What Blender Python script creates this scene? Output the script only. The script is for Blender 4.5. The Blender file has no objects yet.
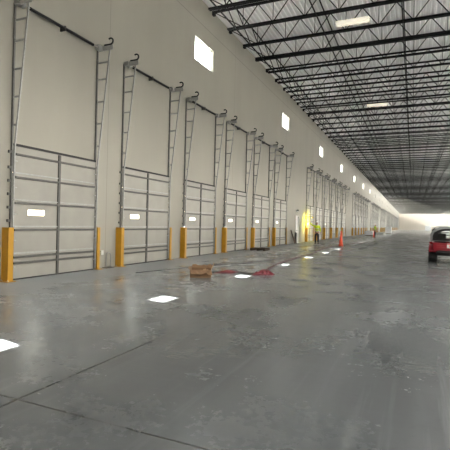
import bpy, bmesh, math, random
from mathutils import Vector, Matrix
random.seed(7)
S = bpy.context.scene
C = S.collection
PI = math.pi
R = math.radians

# ------------------------------------------------------------------ materials
def mat(name, col, rough=.5, metal=0., noise=0., scale=6., rough_var=0., bump=0., spec=None, coords='Object', stretch=None):
    m = bpy.data.materials.new(name); m.use_nodes = True
    nt = m.node_tree; b = nt.nodes['Principled BSDF']
    b.inputs['Base Color'].default_value = (*col, 1); b.inputs['Roughness'].default_value = rough
    b.inputs['Metallic'].default_value = metal
    if spec is not None: b.inputs['Specular IOR Level'].default_value = spec
    if noise or rough_var or bump:
        tc = nt.nodes.new('ShaderNodeTexCoord')
        n = nt.nodes.new('ShaderNodeTexNoise'); n.inputs['Scale'].default_value = scale; n.inputs['Detail'].default_value = 5
        nt.links.new(tc.outputs[coords], n.inputs['Vector'])
        if stretch:
            mp = nt.nodes.new('ShaderNodeMapping'); mp.inputs['Scale'].default_value = stretch
            nt.links.new(tc.outputs[coords], mp.inputs['Vector']); nt.links.new(mp.outputs[0], n.inputs['Vector'])
        if noise:
            r = nt.nodes.new('ShaderNodeValToRGB')
            r.color_ramp.elements[0].position = .3; r.color_ramp.elements[1].position = .7
            r.color_ramp.elements[0].color = (*[c * (1 - noise) for c in col], 1)
            r.color_ramp.elements[1].color = (*[min(1, c * (1 + noise)) for c in col], 1)
            nt.links.new(n.outputs['Fac'], r.inputs['Fac']); nt.links.new(r.outputs['Color'], b.inputs['Base Color'])
        if rough_var:
            mr = nt.nodes.new('ShaderNodeMapRange')
            mr.inputs['To Min'].default_value = max(0, rough - rough_var); mr.inputs['To Max'].default_value = rough + rough_var
            nt.links.new(n.outputs['Fac'], mr.inputs['Value']); nt.links.new(mr.outputs['Result'], b.inputs['Roughness'])
        if bump:
            bp = nt.nodes.new('ShaderNodeBump'); bp.inputs['Strength'].default_value = bump; bp.inputs['Distance'].default_value = .01
            nt.links.new(n.outputs['Fac'], bp.inputs['Height']); nt.links.new(bp.outputs['Normal'], b.inputs['Normal'])
    return m

class G:                                   # tiny shader-graph helper
    def __init__(s, m): s.nt = m.node_tree; s.N = s.nt.nodes; s.L = s.nt.links
    def put(s, v, sock):
        if hasattr(v, 'links'): s.L.new(v, sock)
        else: sock.default_value = v
    def math(s, op, a, b=0., c=0., clamp=False):
        n = s.N.new('ShaderNodeMath'); n.operation = op; n.use_clamp = clamp
        for i, v in enumerate((a, b, c)): s.put(v, n.inputs[i])
        return n.outputs[0]
    def noise(s, vec, scale, detail=4, rough=.55):
        n = s.N.new('ShaderNodeTexNoise'); n.inputs['Scale'].default_value = scale; n.inputs['Detail'].default_value = detail
        n.inputs['Roughness'].default_value = rough
        s.L.new(vec, n.inputs['Vector']); return n.outputs['Fac']
    def ramp(s, fac, a, b, ca=0., cb=1.):
        n = s.N.new('ShaderNodeMapRange'); n.clamp = True
        s.put(fac, n.inputs['Value'])
        for k, v in (('From Min', a), ('From Max', b), ('To Min', ca), ('To Max', cb)): n.inputs[k].default_value = v
        return n.outputs['Result']
    def smooth(s, fac, a, b, ca=0., cb=1.):
        o = s.ramp(fac, a, b, ca, cb); o.node.interpolation_type = 'SMOOTHSTEP'; return o
    def mix(s, fac, a, b):
        n = s.N.new('ShaderNodeMix'); n.data_type = 'RGBA'
        s.put(fac, n.inputs[0])
        for i, v in ((6, a), (7, b)):
            if hasattr(v, 'links'): s.L.new(v, n.inputs[i])
            else: n.inputs[i].default_value = (*v, 1)
        return n.outputs[2]
    def near(s, x, centre, half, soft=.6):      # 1 near a line, 0 away from it
        d = s.math('ABSOLUTE', s.math('SUBTRACT', x, centre))
        return s.ramp(d, half * soft, half, 1., 0.)
    def every(s, x, offset, pitch, half):        # 1 on lines repeated each pitch
        m = s.math('PINGPONG', s.math('SUBTRACT', x, offset), pitch / 2)
        return s.ramp(m, half * .6, half, 1., 0.)

def xyz(g, coords='Object', stretch=None):
    tc = g.N.new('ShaderNodeTexCoord'); v = tc.outputs[coords]
    sp = g.N.new('ShaderNodeSeparateXYZ'); g.L.new(v, sp.inputs[0])
    return v, sp.outputs[0], sp.outputs[1], sp.outputs[2]
def stretched(g, v, s):
    mp = g.N.new('ShaderNodeMapping'); mp.inputs['Scale'].default_value = s; g.L.new(v, mp.inputs['Vector']); return mp.outputs[0]

def concrete_floor():
    m = bpy.data.materials.new('polished_concrete'); m.use_nodes = True
    g = G(m); b = g.N['Principled BSDF']
    v, x, y, z = xyz(g)
    big = g.noise(v, .22, 5); mid = g.noise(v, .9, 5, .55); fine = g.noise(v, 14, 4, .7)
    streak = g.noise(stretched(g, v, (1.6, .12, 1)), 1.0, 4, .55)
    cross = g.noise(stretched(g, v, (.15, 1.5, 1)), 1.3, 6, .6)
    thin = g.noise(stretched(g, v, (7, .22, 1)), 1.0, 5, .6)
    base = g.mix(g.ramp(big, .3, .7), FLOOR_A, FLOOR_B)
    base = g.mix(g.ramp(mid, .3, .8, 0, .4), base, FLOOR_DARK)
    base = g.mix(g.ramp(streak, .45, .8, 0, .42), base, FLOOR_LIGHT)
    base = g.mix(g.ramp(cross, .42, .75, 0, .25), base, FLOOR_DARK)
    base = g.mix(g.ramp(fine, .55, .8, 0, .25), base, FLOOR_DARK)
    base = g.mix(g.ramp(thin, .55, .72, 0, .38), base, FLOOR_LIGHT)
    # tyre tracks curving in from the middle of the hall
    def track(pts, half, fac):
        nonlocal base
        # quadratic x = a + b*y + c*y^2 through the three points
        (y0, x0), (y1, x1), (y2, x2) = pts
        c2 = ((x2 - x0) / (y2 - y0) - (x1 - x0) / (y1 - y0)) / (y2 - y1)
        b1 = (x1 - x0) / (y1 - y0) - c2 * (y0 + y1); a0 = x0 - b1 * y0 - c2 * y0 * y0
        cx = g.math('ADD', g.math('MULTIPLY', g.math('ADD', g.math('MULTIPLY', y, c2), b1), y), a0)
        d = g.math('ABSOLUTE', g.math('SUBTRACT', x, cx))
        k = g.ramp(d, half * .3, half, 1., 0.)
        wear = g.noise(stretched(g, v, (1, .6, 1)), 1.2, 4)
        lim = g.math('MULTIPLY', g.ramp(y, pts[0][0] - 2, pts[0][0], 0, 1), g.ramp(y, pts[2][0], pts[2][0] + 8, 1, 0))
        k = g.math('MULTIPLY', g.math('MULTIPLY', k, lim), g.ramp(wear, .3, .6, .3, fac))
        base = g.mix(k, base, (.03, .03, .03))
    track(((5.0, 8.1), (11.7, 7.05), (18.5, 6.0)), .16, .26)
    track(((5.0, 9.05), (12.7, 8.42), (19.5, 7.55)), .15, .24)
    track(((16.0, 5.2), (30.0, 6.9), (60.0, 8.4)), .2, .3)
    # pale burnished strip with dark scuffs across it
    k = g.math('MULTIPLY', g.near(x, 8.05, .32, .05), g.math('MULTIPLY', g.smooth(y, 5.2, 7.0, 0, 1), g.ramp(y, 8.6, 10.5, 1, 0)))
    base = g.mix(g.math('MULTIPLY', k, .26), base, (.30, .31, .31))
    sc = g.math('MULTIPLY', g.near(x, 8.1, .20, .5), g.math('MULTIPLY', g.ramp(y, 4.2, 4.6, 0, 1), g.ramp(y, 8.0, 8.3, 1, 0)))
    sc = g.math('MULTIPLY', sc, g.ramp(g.noise(stretched(g, v, (2, 9, 1)), 1.1, 3), .58, .68, 0, .5))
    base = g.mix(sc, base, (.04, .04, .04))
    # saw-cut joints
    j = g.math('MAXIMUM', g.near(x, 5.55, .017), g.near(y, 2.40, .012))
    j2 = g.math('MAXIMUM', g.every(x, 5.55, 9.1, .014), g.every(y, 2.40, 12.75, .012))
    j = g.math('MAXIMUM', j, g.math('MULTIPLY', j2, .7))
    base = g.mix(g.math('MULTIPLY', j, .85), base, (.015, .015, .015))
    # construction dust along the dock wall, paled and cooled to paint in sky reflection
    dust_sheen = g.math('MULTIPLY', g.ramp(x, .2, 5.6, 1, 0), g.ramp(mid, .25, .6, .6, 1))
    base = g.mix(dust_sheen, base, (.37, .39, .40))
    pale = g.math('MULTIPLY', g.smooth(x, 11.5, 17.0), g.ramp(mid, .25, .6, .8, 1))      # floor colour across the hall, paled to bounce light onto the ceiling
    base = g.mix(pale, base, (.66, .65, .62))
    base = g.mix(g.math('MULTIPLY', g.smooth(y, 45, 170), g.ramp(mid, .25, .6, .75, 1)), base, (.62, .58, .52))  # far floor colour lightened to paint in the brightness of that end
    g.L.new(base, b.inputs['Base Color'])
    rr = g.math('ADD', g.ramp(mid, .3, .75, .13, .33), g.ramp(fine, .4, .8, 0, .08))
    rr = g.math('ADD', rr, g.ramp(x, .2, 2.2, .22, 0))
    g.L.new(rr, b.inputs['Roughness'])
    b.inputs['Specular IOR Level'].default_value = .32
    bp = g.N.new('ShaderNodeBump'); bp.inputs['Strength'].default_value = .10; bp.inputs['Distance'].default_value = .02
    g.L.new(g.noise(stretched(g, v, (1.5, 4, 1)), 2.2, 3), bp.inputs['Height']); g.L.new(bp.outputs['Normal'], b.inputs['Normal'])
    return m

FLOOR_A = (.064, .069, .071); FLOOR_B = (.10, .106, .108); FLOOR_DARK = (.040, .044, .045); FLOOR_LIGHT = (.165, .171, .172)

def tilt_wall():
    m = bpy.data.materials.new('painted_tilt_up_concrete'); m.use_nodes = True
    g = G(m); b = g.N['Principled BSDF']
    v, x, y, z = xyz(g)
    n = g.noise(stretched(g, v, (1, .5, .12)), 1.2, 5); n2 = g.noise(v, .3, 3)
    base = g.mix(g.ramp(n, .3, .7), (.345, .327, .280), (.385, .365, .313))
    base = g.mix(g.ramp(n2, .4, .7, 0, .35), base, (.33, .316, .276))
    j = g.math('MAXIMUM', g.every(y, 10.15, 9.55, .012), g.near(z, 9.75, .022))
    base = g.mix(g.math('MULTIPLY', j, .75), base, (.22, .21, .19))
    g.L.new(base, b.inputs['Base Color']); b.inputs['Roughness'].default_value = .62
    b.inputs['Specular IOR Level'].default_value = .3
    return m

def glass_mat():
    m = bpy.data.materials.new('clear_glazing'); m.use_nodes = True
    nt = m.node_tree; nt.nodes.remove(nt.nodes['Principled BSDF'])
    o = nt.nodes['Material Output']
    t = nt.nodes.new('ShaderNodeBsdfTransparent'); t.inputs['Color'].default_value = (.93, .95, .94, 1)
    gl = nt.nodes.new('ShaderNodeBsdfGlossy'); gl.inputs['Roughness'].default_value = .03
    f = nt.nodes.new('ShaderNodeFresnel'); f.inputs['IOR'].default_value = 1.45
    mx = nt.nodes.new('ShaderNodeMixShader')
    ge = nt.nodes.new('ShaderNodeNewGeometry'); iv = nt.nodes.new('ShaderNodeMath'); iv.operation = 'SUBTRACT'; iv.inputs[0].default_value = 1
    nt.links.new(ge.outputs['Backfacing'], iv.inputs[1])
    ml = nt.nodes.new('ShaderNodeMath'); ml.operation = 'MULTIPLY'
    nt.links.new(f.outputs[0], ml.inputs[0]); nt.links.new(iv.outputs[0], ml.inputs[1])
    nt.links.new(ml.outputs[0], mx.inputs[0]); nt.links.new(t.outputs[0], mx.inputs[1]); nt.links.new(gl.outputs[0], mx.inputs[2])
    nt.links.new(mx.outputs[0], o.inputs['Surface'])
    return m

M = dict(
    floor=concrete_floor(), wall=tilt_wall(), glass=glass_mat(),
    deck=mat('galvanised_roof_deck', (.90, .905, .91), .36, .1, .06, 1., 0, 0, None, 'Object', (6, .15, 1)),
    joist=mat('dark_joist_primer', (.012, .0125, .013), .7, 0, .15, 9, 0, 0, .08),
    yellow=mat('safety_yellow_paint', (.50, .255, .010), .42, 0, .10, 5, .06),
    door=mat('white_door_skin', (.345, .33, .292), .45, 0, .05, 2.5),
    galv=mat('galvanised_steel', (.42, .42, .41), .38, .4, .12, 20, .08),
    strut=mat('grey_strut_steel', (.115, .112, .105), .42, .6, .12, 12),
    angle=mat('grey_angle_steel', (.17, .168, .16), .45, .4, .10, 12),
    trim_dark=mat('dark_seal_rubber', (.018, .018, .018), .65),
    spring=mat('black_oiled_spring', (.012, .012, .013), .38, .5),
    hook=mat('black_bumper_steel', (.014, .014, .015), .4, .3),
    white=mat('white_metal_frame', (.74, .73, .70), .4),
    card=mat('brown_cardboard', (.20, .115, .058), .8, 0, .18, 9, 0, .3),
    card_in=mat('pale_cardboard_lining', (.46, .31, .18), .8, 0, .14, 9),
    red=mat('red_plastic_sheet', (.15, .014, .022), .35, 0, .25, 9, .1),
    hose=mat('dark_red_hose_rubber', (.06, .010, .012), .5),
    black_hose=mat('black_cable_rubber', (.015, .015, .016), .5),
    wood=mat('dark_weathered_wood', (.085, .055, .034), .8, 0, .3, 14),
    cone=mat('orange_cone_plastic', (.80, .075, .020), .45),
    hivis=mat('hi_vis_yellow_cloth', (.72, .88, .03), .7),
    reflect=mat('silver_reflective_tape', (.70, .70, .70), .3, .3),
    navy=mat('navy_trouser_cloth', (.012, .016, .035), .8),
    boot=mat('dark_boot_leather', (.02, .016, .013), .6),
    skin=mat('skin', (.42, .24, .165), .55),
    hat=mat('white_hard_hat_plastic', (.78, .78, .74), .3),
    tyre=mat('black_tyre_rubber', (.012, .012, .012), .75, 0, .2, 30, 0, .3),
    cart_red=mat('red_moulded_body', (.24, .008, .018), .3),
    cart_black=mat('black_moulded_plastic', (.013, .013, .014), .5),
    cart_pale=mat('pale_grey_cab_panel', (.27, .285, .285), .35),
    tail=mat('red_tail_lamp_lens', (.20, .010, .012), .2),
    plate=mat('white_number_plate', (.82, .80, .80), .4),
    plate_red=mat('red_plate_band', (.60, .05, .06), .4),
    yard=mat('pale_yard_concrete', (.80, .79, .77), .85, 0, .1, .5),
    gravel=mat('pale_gravel', (.80, .78, .74), .9, 0, .1, .5),
    end=mat('cream_painted_wall', (.56, .47, .35), .7, 0, .04, .3),
    grey_pipe=mat('grey_conduit', (.40, .40, .40), .4, .7),
    lamp_body=mat('white_lamp_body', (.80, .78, .70), .45),
    lens=mat('frosted_lamp_lens', (.74, .74, .70), .5),
    grey_box=mat('grey_enclosure', (.52, .53, .52), .5),
    wrap=mat('white_stretch_wrap', (.80, .80, .80), .3, 0, .1, 6),
)
# ------------------------------------------------------------------ mesh builder
class MB:
    def __init__(s): s.bm = bmesh.new()
    def hexa(s, p):                      # 8 corners: bottom ring 0-3, top ring 4-7
        v = [s.bm.verts.new(q) for q in p]
        for f in ((3, 2, 1, 0), (4, 5, 6, 7), (0, 1, 5, 4), (1, 2, 6, 5), (2, 3, 7, 6), (3, 0, 4, 7)):
            s.bm.faces.new([v[i] for i in f])
        return s
    def box(s, x0, x1, y0, y1, z0, z1):
        return s.hexa([(x0, y0, z0), (x1, y0, z0), (x1, y1, z0), (x0, y1, z0), (x0, y0, z1), (x1, y0, z1), (x1, y1, z1), (x0, y1, z1)])
    def bar(s, a, b, w, h, up=(0, 0, 1)):    # rectangular bar from a to b
        a, b, up = Vector(a), Vector(b), Vector(up)
        d = (b - a).normalized(); r = d.cross(up)
        if r.length < 1e-4: r = d.cross(Vector((1, 0, 0)))
        r.normalize(); u = r.cross(d)
        c = [(-w / 2, -h / 2), (w / 2, -h / 2), (w / 2, h / 2), (-w / 2, h / 2)]
        return s.hexa([a + r * i + u * j for i, j in c] + [b + r * i + u * j for i, j in c])
    def tube(s, pts, r, n=8, cap=True):
        pts = [Vector(p) for p in pts]; rings = []
        rr = r if isinstance(r, (list, tuple)) else [r] * len(pts)
        ref = None
        for i, p in enumerate(pts):
            d = (pts[min(i + 1, len(pts) - 1)] - pts[max(i - 1, 0)]).normalized()
            if ref is None:
                ref = Vector((0, 0, 1)) if abs(d.z) < .9 else Vector((1, 0, 0))
            u = (ref - d * ref.dot(d)).normalized(); w = d.cross(u); ref = u
            rings.append([s.bm.verts.new(p + (u * math.cos(2 * PI * k / n) + w * math.sin(2 * PI * k / n)) * rr[i]) for k in range(n)])
        for a, b in zip(rings, rings[1:]):
            for k in range(n): s.bm.faces.new((a[k], a[(k + 1) % n], b[(k + 1) % n], b[k]))
        if cap:
            s.bm.faces.new(rings[0][::-1]); s.bm.faces.new(rings[-1])
        return s
    def lathe(s, prof, origin=(0, 0, 0), axis='z', n=20):    # prof: (radius, along)
        o = Vector(origin); rings = []
        ax = {'z': (Vector((1, 0, 0)), Vector((0, 1, 0)), Vector((0, 0, 1))), 'y': (Vector((0, 0, 1)), Vector((1, 0, 0)), Vector((0, 1, 0))), 'x': (Vector((0, 1, 0)), Vector((0, 0, 1)), Vector((1, 0, 0)))}[axis]
        for r, a in prof:
            r = max(r, 1e-4)
            rings.append([s.bm.verts.new(o + ax[2] * a + (ax[0] * math.cos(2 * PI * k / n) + ax[1] * math.sin(2 * PI * k / n)) * r) for k in range(n)])
        for a, b in zip(rings, rings[1:]):
            for k in range(n): s.bm.faces.new((a[k], a[(k + 1) % n], b[(k + 1) % n], b[k]))
        s.bm.faces.new(rings[0][::-1]); s.bm.faces.new(rings[-1])
        return s
    def prism(s, poly, axis, a0, a1):        # closed polygon in the two other axes, swept along one axis
        def P(p, a):
            return {'x': (a, p[0], p[1]), 'y': (p[0], a, p[1]), 'z': (p[0], p[1], a)}[axis]
        A = [s.bm.verts.new(P(p, a0)) for p in poly]; B = [s.bm.verts.new(P(p, a1)) for p in poly]
        n = len(poly)
        for k in range(n): s.bm.faces.new((A[k], A[(k + 1) % n], B[(k + 1) % n], B[k]))
        s.bm.faces.new(A[::-1]); s.bm.faces.new(B)
        return s
    def build(s, name, m, parent=None, smooth=False, bevel=0, keep=True):
        bmesh.ops.recalc_face_normals(s.bm, faces=s.bm.faces)
        if smooth:
            for f in s.bm.faces: f.smooth = True
        me = bpy.data.meshes.new(name); s.bm.to_mesh(me); s.bm.free()
        me.materials.append(m)
        o = bpy.data.objects.new(name, me); C.objects.link(o)
        if parent: o.parent = parent
        if bevel:
            b = o.modifiers.new('bevel', 'BEVEL'); b.width = bevel; b.segments = 2; b.limit_method = 'ANGLE'
        return o

def tag(o, label=None, cat=None, group=None, kind=None):
    if label: o['label'] = label
    if cat: o['category'] = cat
    if group: o['group'] = group
    if kind: o['kind'] = kind
    return o
def empty(name, loc=(0, 0, 0), rz=0.):
    o = bpy.data.objects.new(name, None); C.objects.link(o); o.location = loc; o.rotation_euler = (0, 0, rz)
    o.empty_display_size = .2
    return o
def struct(name, mb, m, parent=None, label=None):
    o = mb.build(name, m, parent)
    if parent is None: o['kind'] = 'structure'
    if label: o['label'] = label
    return o
def copy_tree(o, parent=None):
    c = o.copy(); C.objects.link(c)
    for k in ('label', 'category', 'group'):
        if parent is None and k in c: del c[k]
    if parent: c.parent = parent
    for ch in list(o.children): copy_tree(ch, c)
    return c
ORD = ['first', 'second', 'third', 'fourth', 'fifth', 'sixth', 'seventh', 'eighth', 'ninth', 'tenth', 'eleventh', 'twelfth', 'thirteenth',
       'fourteenth', 'fifteenth', 'sixteenth', 'seventeenth', 'eighteenth', 'nineteenth', 'twentieth']

# ------------------------------------------------------------------ layout
PITCH, DW, DH = 3.962, 2.69, 3.05
RUNS = [6.88, 35.8, 65.6, 95.0, 124.2, 153.4, 182.6, 211.8, 241.0]
DOORS = [3.40] + [r0 + k * PITCH for r0 in RUNS for k in range(6)]
WINS = [15.42 + 12.75 * k for k in range(21)]           # left jambs
WW, WZ0, WZ1 = 1.74, 8.11, 9.06
HAZE = .0028
HX, Y0, YR, YE, HR = 31.0, -8.0, 285.0, 289.5, 10.74
VIS = (.41, .91, 1.48, 1.61)                            # vision window in a door: y0 y1 z0 z1
PED = (32.42, 33.38, 2.13)                               # personnel door opening

# ------------------------------------------------------------------ the setting
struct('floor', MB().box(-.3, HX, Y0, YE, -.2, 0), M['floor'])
struct('ground_outside', MB().box(-160, -.3, Y0 - 40, YE + 40, -1.5, -1.3), M['yard'])
struct('ground_beyond', MB().box(HX, 400, Y0 - 140, YE + 140, -.25, -.05), M['gravel'])

def wall_left():
    holes = [(y, y + DW, 0, DH) for y in DOORS] + [(y, y + WW, WZ0, WZ1) for y in WINS] + [(PED[0], PED[1], 0, PED[2])]
    ys = sorted({Y0, YE} | {h[0] for h in holes} | {h[1] for h in holes})
    mb = MB()
    for a, b in zip(ys, ys[1:]):
        if b - a < 1e-6: continue
        hs = sorted((h[2], h[3]) for h in holes if h[0] <= a + 1e-6 and h[1] >= b - 1e-6)
        z = 0.
        for z0, z1 in hs:
            if z0 > z + 1e-6: mb.box(-.28, 0, a, b, z, z0)
            z = z1
        mb.box(-.28, 0, a, b, z, 11.4)
    return mb
struct('wall_left', wall_left(), M['wall'])
struct('wall_back', MB().box(-.28, HX, Y0 - .3, Y0, 0, 11.4), M['wall'])
def wall_right():
    mb = MB(); y = Y0; e = 100.
    mb.box(HX, HX + .28, Y0, e, DH, 11.4)
    while y < e - .1:
        mb.box(HX, HX + .28, y, y + PITCH - DW, 0, DH); y += PITCH
    return mb
struct('wall_right', wall_right(), M['wall'])
struct('wall_far', MB().box(-.28, 110, YE, YE + .3, -.25, 14.5), M['end'])

def deck():
    mb = MB(); p = .203; prof = []
    x = 0.
    while x < HX - p:
        prof += [(x, HR), (x + .075, HR), (x + .095, HR + .062), (x + .183, HR + .062)]
        x += p
    prof.append((x, HR))
    A = [mb.bm.verts.new((px, Y0, pz)) for px, pz in prof]; B = [mb.bm.verts.new((px, YR, pz)) for px, pz in prof]
    for k in range(len(prof) - 1): mb.bm.faces.new((A[k], A[k + 1], B[k + 1], B[k]))
    mb.box(-.28, HX, Y0, YR, HR + .07, HR + .22)
    return mb
struct('ceiling', deck(), M['deck'])

hz = bpy.data.materials.new('dusty_air'); hz.use_nodes = True
hz.node_tree.nodes.remove(hz.node_tree.nodes['Principled BSDF'])
vs = hz.node_tree.nodes.new('ShaderNodeVolumeScatter'); vs.inputs['Color'].default_value = (1, .96, .88, 1); vs.inputs['Density'].default_value = HAZE
hz.node_tree.links.new(vs.outputs[0], hz.node_tree.nodes['Material Output'].inputs['Volume'])
ho = MB().box(.7, HX - .4, 75, YE - .3, .02, HR - .02).build('dust_haze', hz)
tag(ho, 'pale dusty haze hanging in the far end of the hall', 'haze', kind='stuff')

for i, y in enumerate(WINS):
    f = MB(); t = .05
    f.box(-.20, -.08, y, y + WW, WZ0, WZ0 + t).box(-.20, -.08, y, y + WW, WZ1 - t, WZ1)
    f.box(-.20, -.08, y, y + t, WZ0 + t, WZ1 - t).box(-.20, -.08, y + WW - t, y + WW, WZ0 + t, WZ1 - t)
    w = struct('window_%d' % (i + 1), f, M['white'])
    MB().box(-.145, -.135, y + t, y + WW - t, WZ0 + t, WZ1 - t).build('pane', M['glass'], w)

# personnel door between the first two runs of dock doors
y0, y1, zt = PED
fr = MB().box(-.20, .03, y0, y0 + .06, 0, zt).box(-.20, .03, y1 - .06, y1, 0, zt).box(-.20, .03, y0 + .06, y1 - .06, zt - .06, zt)
pd = struct('door_1', fr, M['white'])
MB().box(-.10, -.05, y0 + .065, y1 - .065, .02, zt - .065).build('door_leaf', M['white'], pd, bevel=.004)
MB().tube([(-.05, y0 + .16, 1.0), (.015, y0 + .16, 1.0), (.015, y0 + .30, 1.0)], .013).build('door_handle', M['galv'], pd, True)
MB().box(-.05, -.02, y0 + .10, y1 - .10, .92, .99).build('panic_bar', M['galv'], pd)

# columns and girder lines of the bay beyond
def column(x, y, n):
    mb = MB(); w, t = .13, .016
    mb.box(x - w, x + w, y - w, y + w, .03, HR - .95)
    c = mb.build('column_%d' % n, M['wall']); c['kind'] = 'structure'
    MB().box(x - .24, x + .24, y - .24, y + .24, 0, .03).build('base_plate', M['galv'], c)
    MB().box(x - .2, x + .2, y - .2, y + .2, HR - .95, HR - .92).build('cap_plate', M['joist'], c)
n = 0
y = 12.75 * .5
while y < YR:
    n += 1
    column(23.0, y, n)
    y += 12.75

# ------------------------------------------------------------------ roof joists
JP = 1.87; JY0 = -18.0 + .86
def joist_parts(span, x0):
    top, bot, web = MB(), MB(), MB()
    zt, zb = HR - .045, HR - .93
    for s in (-1, 1):
        top.box(x0, x0 + span, s * .012, s * .075, zt - .012, zt + .04) if s > 0 else top.box(x0, x0 + span, -.075, -.012, zt - .012, zt + .04)
        a, b = (.012, .085) if s > 0 else (-.085, -.012)
        bot.box(x0 + .75, x0 + span - .75, a, b, zb - .01, zb + .055)
    top.box(x0, x0 + .12, -.08, .08, zt - .14, zt - .012)            # bearing seats
    top.box(x0 + span - .12, x0 + span, -.08, .08, zt - .14, zt - .012)
    pn = 1.34; k = int((span - 1.6) / pn); st = (span - k * pn) / 2
    xs = [x0 + st + i * pn for i in range(k + 1)]
    web.bar((x0 + .12, 0, zt - .03), (xs[0], 0, zb + .02), .03, .03)
    web.bar((x0 + span - .12, 0, zt - .03), (xs[-1], 0, zb + .02), .03, .03)
    for i in range(k):
        m_ = (xs[i] + xs[i + 1]) / 2
        web.bar((xs[i], 0, zb + .02), (m_, 0, zt), .032, .032).bar((m_, 0, zt), (xs[i + 1], 0, zb + .02), .032, .032)
        web.bar((xs[i], 0, zb + .02), (xs[i], 0, zt), .022, .022)
    return top, bot, web
def joist_thing(span, x0, whole=False):
    t, b, w = joist_parts(span, x0)
    if whole:
        for q in (b, w):
            me = bpy.data.meshes.new('tmp'); q.bm.to_mesh(me); t.bm.from_mesh(me); bpy.data.meshes.remove(me); q.bm.free()
        return t.build('roof_joist', M['joist'])
    r = empty('roof_joist')
    t.build('top_chord', M['joist'], r); b.build('bottom_chord', M['joist'], r); w.build('web', M['joist'], r)
    return r
near = joist_thing(23.0, 0.); far = joist_thing(23.0, 0., True); bay2 = joist_thing(8.0, 23.0, True)
first_near, first_far, first_b2 = [True], [True], [True]
def take(proto, flag):
    if flag[0]: flag[0] = False; return proto
    return copy_tree(proto)
FIRST_SEEN = 17.0          # the joist whose seat shows at the top of the picture
k = 0
y = FIRST_SEEN - 4 * JP
while y < YR - .3:
    if k < 34:
        j = take(near, first_near)
        if k < 4: lb = 'dark open-web steel roof joist crossing the very top of the picture'
        else:
            i = k - 4
            lb = ('dark open-web roof joist whose wall seat is %s from the top of the photo' % ORD[i] if i < 20 else
                  'dark open-web roof joist deep in the middle of the hall')
    else:
        j = take(far, first_far); lb = 'dark open-web roof joist far down the hall near the bright end'
    j.location = (0, y, 0)
    tag(j, lb, 'roof joist', 'open-web joists over the dock aisle')
    if y > 185:
        j = take(bay2, first_b2); j.location = (0, y, 0)
        tag(j, 'dark roof joist beyond the far column line', 'roof joist', 'open-web joists of the next bay')
    k += 1; y += JP

def girder():
    mb = MB(); zt, zb = HR - .14, HR - .90
    mb.box(22.9, 23.1, 6.4, YR, zt - .1, zt).box(22.9, 23.1, 6.4, YR, zb - .02, zb + .10)
    y = 6.4
    while y < YR - 2:
        mb.bar((23, y, zb + .05), (23, y + 1, zt - .05), .06, .06, (1, 0, 0)).bar((23, y + 1, zt - .05), (23, y + 2, zb + .05), .06, .06, (1, 0, 0)); y += 2
    return mb
tag(girder().build('joist_girder', M['joist']), 'dark steel girder running on top of the far column line', 'girder')
for i, x in enumerate((1.15, 4.6, 7.75, 11.1, 14.4, 17.7, 20.9)):
    r = empty('joist_bridging', (x, 0, 0))
    MB().box(-.022, .022, 8, YR, HR - .12, HR - .075).build('upper_rod', M['joist'], r)
    MB().box(-.022, .022, 8, YR, HR - .975, HR - .93).build('lower_rod', M['joist'], r)
    tag(r, 'dark bridging rods running down the roof, %s line out from the dock wall' % ORD[i], 'bridging', 'bridging rods tying the joists')
# diagonal bridging next to the wall
r = empty('cross_bracing', (0, 0, 0))
for k in range(12):
    ya = FIRST_SEEN + (k - 1) * JP
    MB().bar((1.15, ya, HR - .1), (1.15, ya + JP, HR - .94), .03, .03, (1, 0, 0)).build('brace', M['joist'], r)
    MB().bar((1.18, ya, HR - .94), (1.18, ya + JP, HR - .1), .03, .03, (1, 0, 0)).build('brace', M['joist'], r)
tag(r, 'crossed steel braces between the joists close to the dock wall', 'bracing')

# light fixtures under the joists over the dock aisle
def emit(name, col, st):
    m = bpy.data.materials.new(name); m.use_nodes = True
    b = m.node_tree.nodes['Principled BSDF']; b.inputs['Base Color'].default_value = (*col, 1)
    b.inputs['Emission Color'].default_value = (*col, 1); b.inputs['Emission Strength'].default_value = st
    return m
dim_glow = emit('dim_lamp_glow', (1., .93, .78), .24)
for y, lb in ((18.35, 'long pale light fixture hanging under the nearest joists'), (31.5, 'pale light fixture hanging deeper in the roof, past the nearest one')):
    lf = empty('high_bay_light', (5.82, y, 9.86), 0)
    MB().box(-.66, .66, -.17, .17, .03, .12).build('housing', dim_glow, lf, bevel=.01)  # housing also given the weak lens glow, to lift its tone
    for s in (-1, 1): MB().box(-.64, .64, s * .085 - .07, s * .085 + .07, 0, .03).build('lens', dim_glow, lf)
    for s in (-1, 1): MB().bar((s * .5, 0, .12), (s * .5, 0, .88), .012, .012).build('hanger', M['galv'], lf)
    tag(lf, lb, 'light fixture')

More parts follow.
